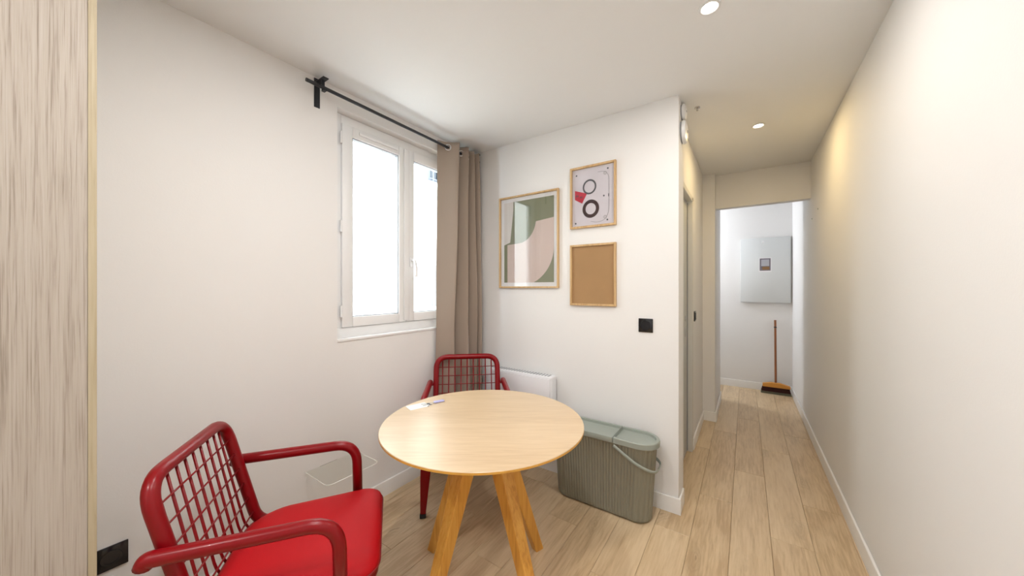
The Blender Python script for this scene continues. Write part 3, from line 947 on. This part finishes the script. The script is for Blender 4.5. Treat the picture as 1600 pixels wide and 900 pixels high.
levels = [(0.0, -0.020, 0), (0.004, -0.008, 0), (0.016, 0.0, 0), (0.03, 0.0, 1), (0.22, 0.0, 1), (0.425, 0.0, 1), (0.432, 0.002, 0), (0.440, 0.002, 0)]
for z, g, rib in levels:
    hl = (HL - 0.045) + 0.030 * z / 0.44 + g
    hw = 0.086 + 0.010 * z / 0.44 + g
    o_ = stadium(hl, hw, 80, 200)
    ring = []
    for k, (x, y, nx, ny) in enumerate(o_):
        d = 0.0
        if rib: d = -0.0048 * (0.5 - 0.5 * math.cos(2 * math.pi * k / 8)) ** 1.0
        ring.append(bm.verts.new((x + nx * d, y + ny * d, z)))
    rings.append(ring)
N = len(rings[0])
for a, b in zip(rings, rings[1:]):
    for k in range(N): bm.faces.new((a[k], a[(k + 1) % N], b[(k + 1) % N], b[k]))
bm.faces.new(rings[0][::-1]); bm.faces.new(rings[-1])
obj('body', bm, M_bin, binn, auto=50)
# lids: right one and longer left one, each with a raised rim and recessed field
def lid(x_a, x_b, round_left, name='lid'):
    hw = 0.104
    def outl(g):
        pts = []
        if round_left:
            cx = -HL + hw
            for k in range(17):
                a = R(90 + 180 * k / 16); pts.append((cx + (hw - g) * math.cos(a), (hw - g) * math.sin(a)))
            pts += [(x_b - g, -(hw - g)), (x_b - g, hw - g)]
        else:
            cx = HL - hw
            for k in range(17):
                a = R(-90 + 180 * k / 16); pts.append((cx + (hw - g) * math.cos(a), (hw - g) * math.sin(a)))
            pts += [(x_a + g, hw - g), (x_a + g, -(hw - g))]
        return pts
    def outl2(g):
        # recess open towards the seam
        p = []
        for (x, y) in outl(g):
            if round_left and x > x_b - g - 1e-5: x = x_b - 0.004
            if (not round_left) and x < x_a + g + 1e-5: x = x_a + 0.004
            p.append((x, y))
        return p
    bm = bmesh.new()
    rs = []
    for o_, z in ((outl(0.006), 0.436), (outl(0.0), 0.438), (outl(0.0), 0.466), (outl(0.003), 0.470), (outl2(0.020), 0.470), (outl2(0.022), 0.456), (outl2(0.035), 0.456)):
        rs.append([bm.verts.new((x, y, z)) for x, y in o_])
    n = len(rs[0])
    for a, b in zip(rs, rs[1:]):
        for k in range(n): bm.faces.new((a[k], a[(k + 1) % n], b[(k + 1) % n], b[k]))
    bm.faces.new(rs[0][::-1]); bm.faces.new(rs[-1])
    return obj(name, bm, M_lid, binn, auto=35)
seam = 0.100
lid(seam + 0.0012, HL, False)
lid(-HL, seam - 0.0012, True)
# finger tab step in the front rim of the long lid
obj('lid_tab', B(-0.055, seam - 0.002, -0.109, -0.100, 0.440, 0.4715, bev=0.002), M_lid, binn, auto=40)
for s in (-1, 1):
    px = s * (HL - 0.235)
    y0 = 0.099
    q = []
    pth = [(px, -y0 - 0.006, 0.425), (s * (HL - 0.10), -y0 - 0.004, 0.345), (s * (HL - 0.004), -0.080, 0.315), (s * (HL - 0.004), 0.080, 0.315), (s * (HL - 0.10), y0 + 0.004, 0.345), (px, y0 + 0.006, 0.425)]
    bm = bmesh.new()
    tube(bm, fillet(pth, [0, 0.09, 0.08, 0.08, 0.09, 0], 10), 0.006, 8, flat=(0.0095, 0.0045))
    o = obj('handle', bm, M_lid, binn, auto=50)

# ------------------------------------------------------------------ corridor things
def detector(loc, r, t, label, name):
    e = empty(name, loc, 0, label, 'detector')
    m4 = Matrix.Rotation(R(90), 4, 'Y')
    bm = bmesh.new(); lathe(bm, [(0, 0), (r * 0.92, 0), (r * 0.92, t * 0.25), (0, t * 0.25)], m4, 36)
    obj('mounting_plate', bm, M_gasket, e, auto=40)
    bm = bmesh.new(); lathe(bm, [(r, t * 0.25), (r, t * 0.55), (r * 0.9, t * 0.85), (r * 0.6, t), (0, t), ], m4, 36)
    lathe(bm, [(r, t * 0.25), (0, t * 0.25)], m4, 36)
    obj('cover', bm, M_plastic, e, auto=40)
    bm = bmesh.new(); lathe(bm, [(0, t), (r * 0.12, t), (r * 0.12, t + 0.002), (0, t + 0.002)], m4, 14)
    obj('button', bm, M_gasket, e)
detector((XC, 2.345, 2.445), 0.048, 0.028, 'upper of the two white round detectors high on the corridor corner', 'smoke_detector')
detector((XC, 2.345, 2.318), 0.070, 0.034, 'lower, larger white round detector high on the corridor corner', 'alarm_siren')
bm = bmesh.new()
lathe(bm, [(0, 0), (0.016, 0), (0.016, -0.006), (0.006, -0.010), (0.006, -0.022), (0, -0.022)], seg=16)
hk = obj('ceiling_hook', bm, M_chrome, None, auto=40, loc=(-0.255, 2.46, CEIL)); tag(hk, 'tiny metal fitting on the ceiling beside the detectors', 'ceiling fitting')

def downlight(x, y, r, watts, col, label, lamp_only=False):
    e = empty('ceiling_spotlight', (x, y, CEIL), 0, label, 'ceiling light', 'recessed ceiling spotlights')
    bm = bmesh.new()
    lathe(bm, [(r * 0.80, 0.004), (r * 0.80, -0.002), (r * 0.95, -0.006), (r * 1.15, -0.004), (r * 1.18, 0.0), (r * 1.18, 0.004)], seg=40)
    obj('trim_ring', bm, M_plastic, e, auto=40)
    bm = bmesh.new()
    lathe(bm, [(0, -0.0025), (r * 0.80, -0.0015)], seg=40)
    ln_ = obj('lens', bm, M_lamp, e)
    l = light('ceiling_lamp', 'AREA', (0, 0, -0.012), (0, 0, 0), watts, col, shape='DISK', size=r * 1.4)
    l.parent = e
    return e
for (x, y, wt, col, lab) in LAMPS:
    downlight(x, y, 0.034, wt, col, lab)
for i, (x, y, wt, col) in enumerate(FILL_LAMPS):
    downlight(x, y, 0.04, wt, col, ['recessed ceiling spotlight just above the camera', 'recessed ceiling spotlight at the rear of the room behind the camera', 'recessed ceiling spotlight between the tall cabinet and the window'][i])

# lamp in the side space off the far end of the corridor
al = empty('wall_lamp', (-1.60, 5.25, 2.05), 0, 'wall lamp in the side space left of the corridor end', 'lamp')
bm = bmesh.new(); lathe(bm, [(0, 0), (0.07, 0), (0.07, 0.01), (0, 0.01)], Matrix.Rotation(R(90), 4, 'Y'), 24)
obj('base', bm, M_chrome, al)
bm = bmesh.new(); lathe(bm, [(0.03, 0.01), (0.075, 0.03), (0.085, 0.07), (0.06, 0.11), (0, 0.125)], Matrix.Rotation(R(90), 4, 'Y'), 24)
obj('globe', bm, emit_mat('lamp_globe', (0.88, 0.94, 1.0), 10), al, smooth=True)
l = light('wall_lamp_light', 'AREA', (0.14, 0, 0), (0, R(-90), 0), ALCOVE[3], ALCOVE[4], shape='DISK', size=0.16)
l.parent = al

# panel cover on the far wall
px0, px1, pz0, pz1 = -0.055, 0.470, 1.16, 2.01
pan = empty('access_panel', ((px0 + px1) / 2, YF, (pz0 + pz1) / 2), 0, 'pale grey square panel cover on the far corridor wall', 'panel')
w, h = (px1 - px0) / 2, (pz1 - pz0) / 2
obj('cover', B(-w, w, -0.045, -0.006, -h, h, bev=0.004), M_panel, pan, auto=40)
obj('backing', B(-w + 0.01, w - 0.004, -0.008, 0, -h + 0.01, h - 0.01), M_gasket, pan)
bm = bmesh.new(); lathe(bm, [(0, 0), (0.014, 0), (0.012, 0.008), (0, 0.009)], Matrix.Translation((-0.02, -0.045, h - 0.06)) @ Matrix.Rotation(R(90), 4, 'X'), 16)
obj('knob', bm, M_plastic, pan, auto=40)
st = empty('sticker', (0.210, YF - 0.0452, 1.657), 0, 'small framed brown and white sticker on the access panel', 'sticker')
obj('white_margin', B(-0.068, 0.068, -0.0008, 0, -0.098, 0.092), M_paper, st)
obj('dark_border', B(-0.057, 0.057, -0.0014, -0.0006, -0.080, 0.080), mat('mauve_grey_ink', (0.16, 0.145, 0.17), 0.6), st)
obj('pale_field', B(-0.042, 0.042, -0.0020, -0.0012, -0.020, 0.066), mat('pale_grey_ink', (0.42, 0.42, 0.46), 0.6), st)
obj('brown_band', B(-0.030, 0.045, -0.0020, -0.0012, -0.068, -0.028), mat('amber_brown_ink', (0.24, 0.13, 0.05), 0.6), st)

# broom
br = empty('broom', (0.315, 5.455, 0), 0, 'wooden broom with dark bristles standing against the far corridor wall', 'broom')
bm = bmesh.new()
m4 = Matrix(((1, 0, 0, 0), (0, 0, 1, 0), (0, 1, 0, 0), (0, 0, 0, 1)))
prism(bm, [(-0.135, 0.085), (0.145, 0.085), (0.145, 0.118), (0.045, 0.145), (-0.045, 0.145), (-0.135, 0.125)], -0.025, 0.025, m4)
bmesh.ops.bevel(bm, geom=list(bm.edges), offset=0.004, segments=1, affect='EDGES')
obj('head', bm, M_broomwood, br)
def bristle(z0, z1, w0, w1, m, name, rows=4, n=46):
    bm = bmesh.new()
    rr = random.Random(5)
    for i in range(rows):
        for k in range(n):
            f = (k + 0.5) / n - 0.5
            yy = (i + 0.5) / rows - 0.5
            a = Vector((f * 2 * w1, yy * 0.044, z1)); b_ = Vector((f * 2 * w0 + rr.uniform(-.002, .002), yy * 0.062 + rr.uniform(-.003, .003), z0))
            tube(bm, [a, b_], 0.0042, 4)
    o = obj(name, bm, m, br); o['kind'] = 'stuff'
bristle(0.030, 0.087, 0.148, 0.135, M_bristle, 'bristles')
bristle(0.0, 0.032, 0.152, 0.149, M_bristle2, 'bristle_tips')
bm = bmesh.new(); tube(bm, [(0, 0, 0.13), (0, 0.088, 0.935)], 0.012, 12)
hn = obj('handle', bm, M_brown, br, auto=50)
bm = bmesh.new(); tube(bm, [(0, 0.077, 0.835), (0, 0.079, 0.85)], 0.0145, 12)
obj('grip_ring', bm, M_rubber, hn, auto=50)

# two wall plugs left in the right wall
for k, (y, z) in enumerate(((4.02, 1.97), (3.72, 2.0))):
    bm = bmesh.new(); lathe(bm, [(0, 0), (0.006, 0), (0.005, 0.004), (0, 0.004)], Matrix.Rotation(R(-90), 4, 'Y'), 12)
    o = obj('wall_plug', bm, M_door, None, loc=(XR, y, z))
    tag(o, ['left, farther of the two tiny grey wall plugs on the corridor right wall', 'right, nearer of the two tiny grey wall plugs on the corridor right wall'][k], 'wall plug', 'wall plugs on the right wall')
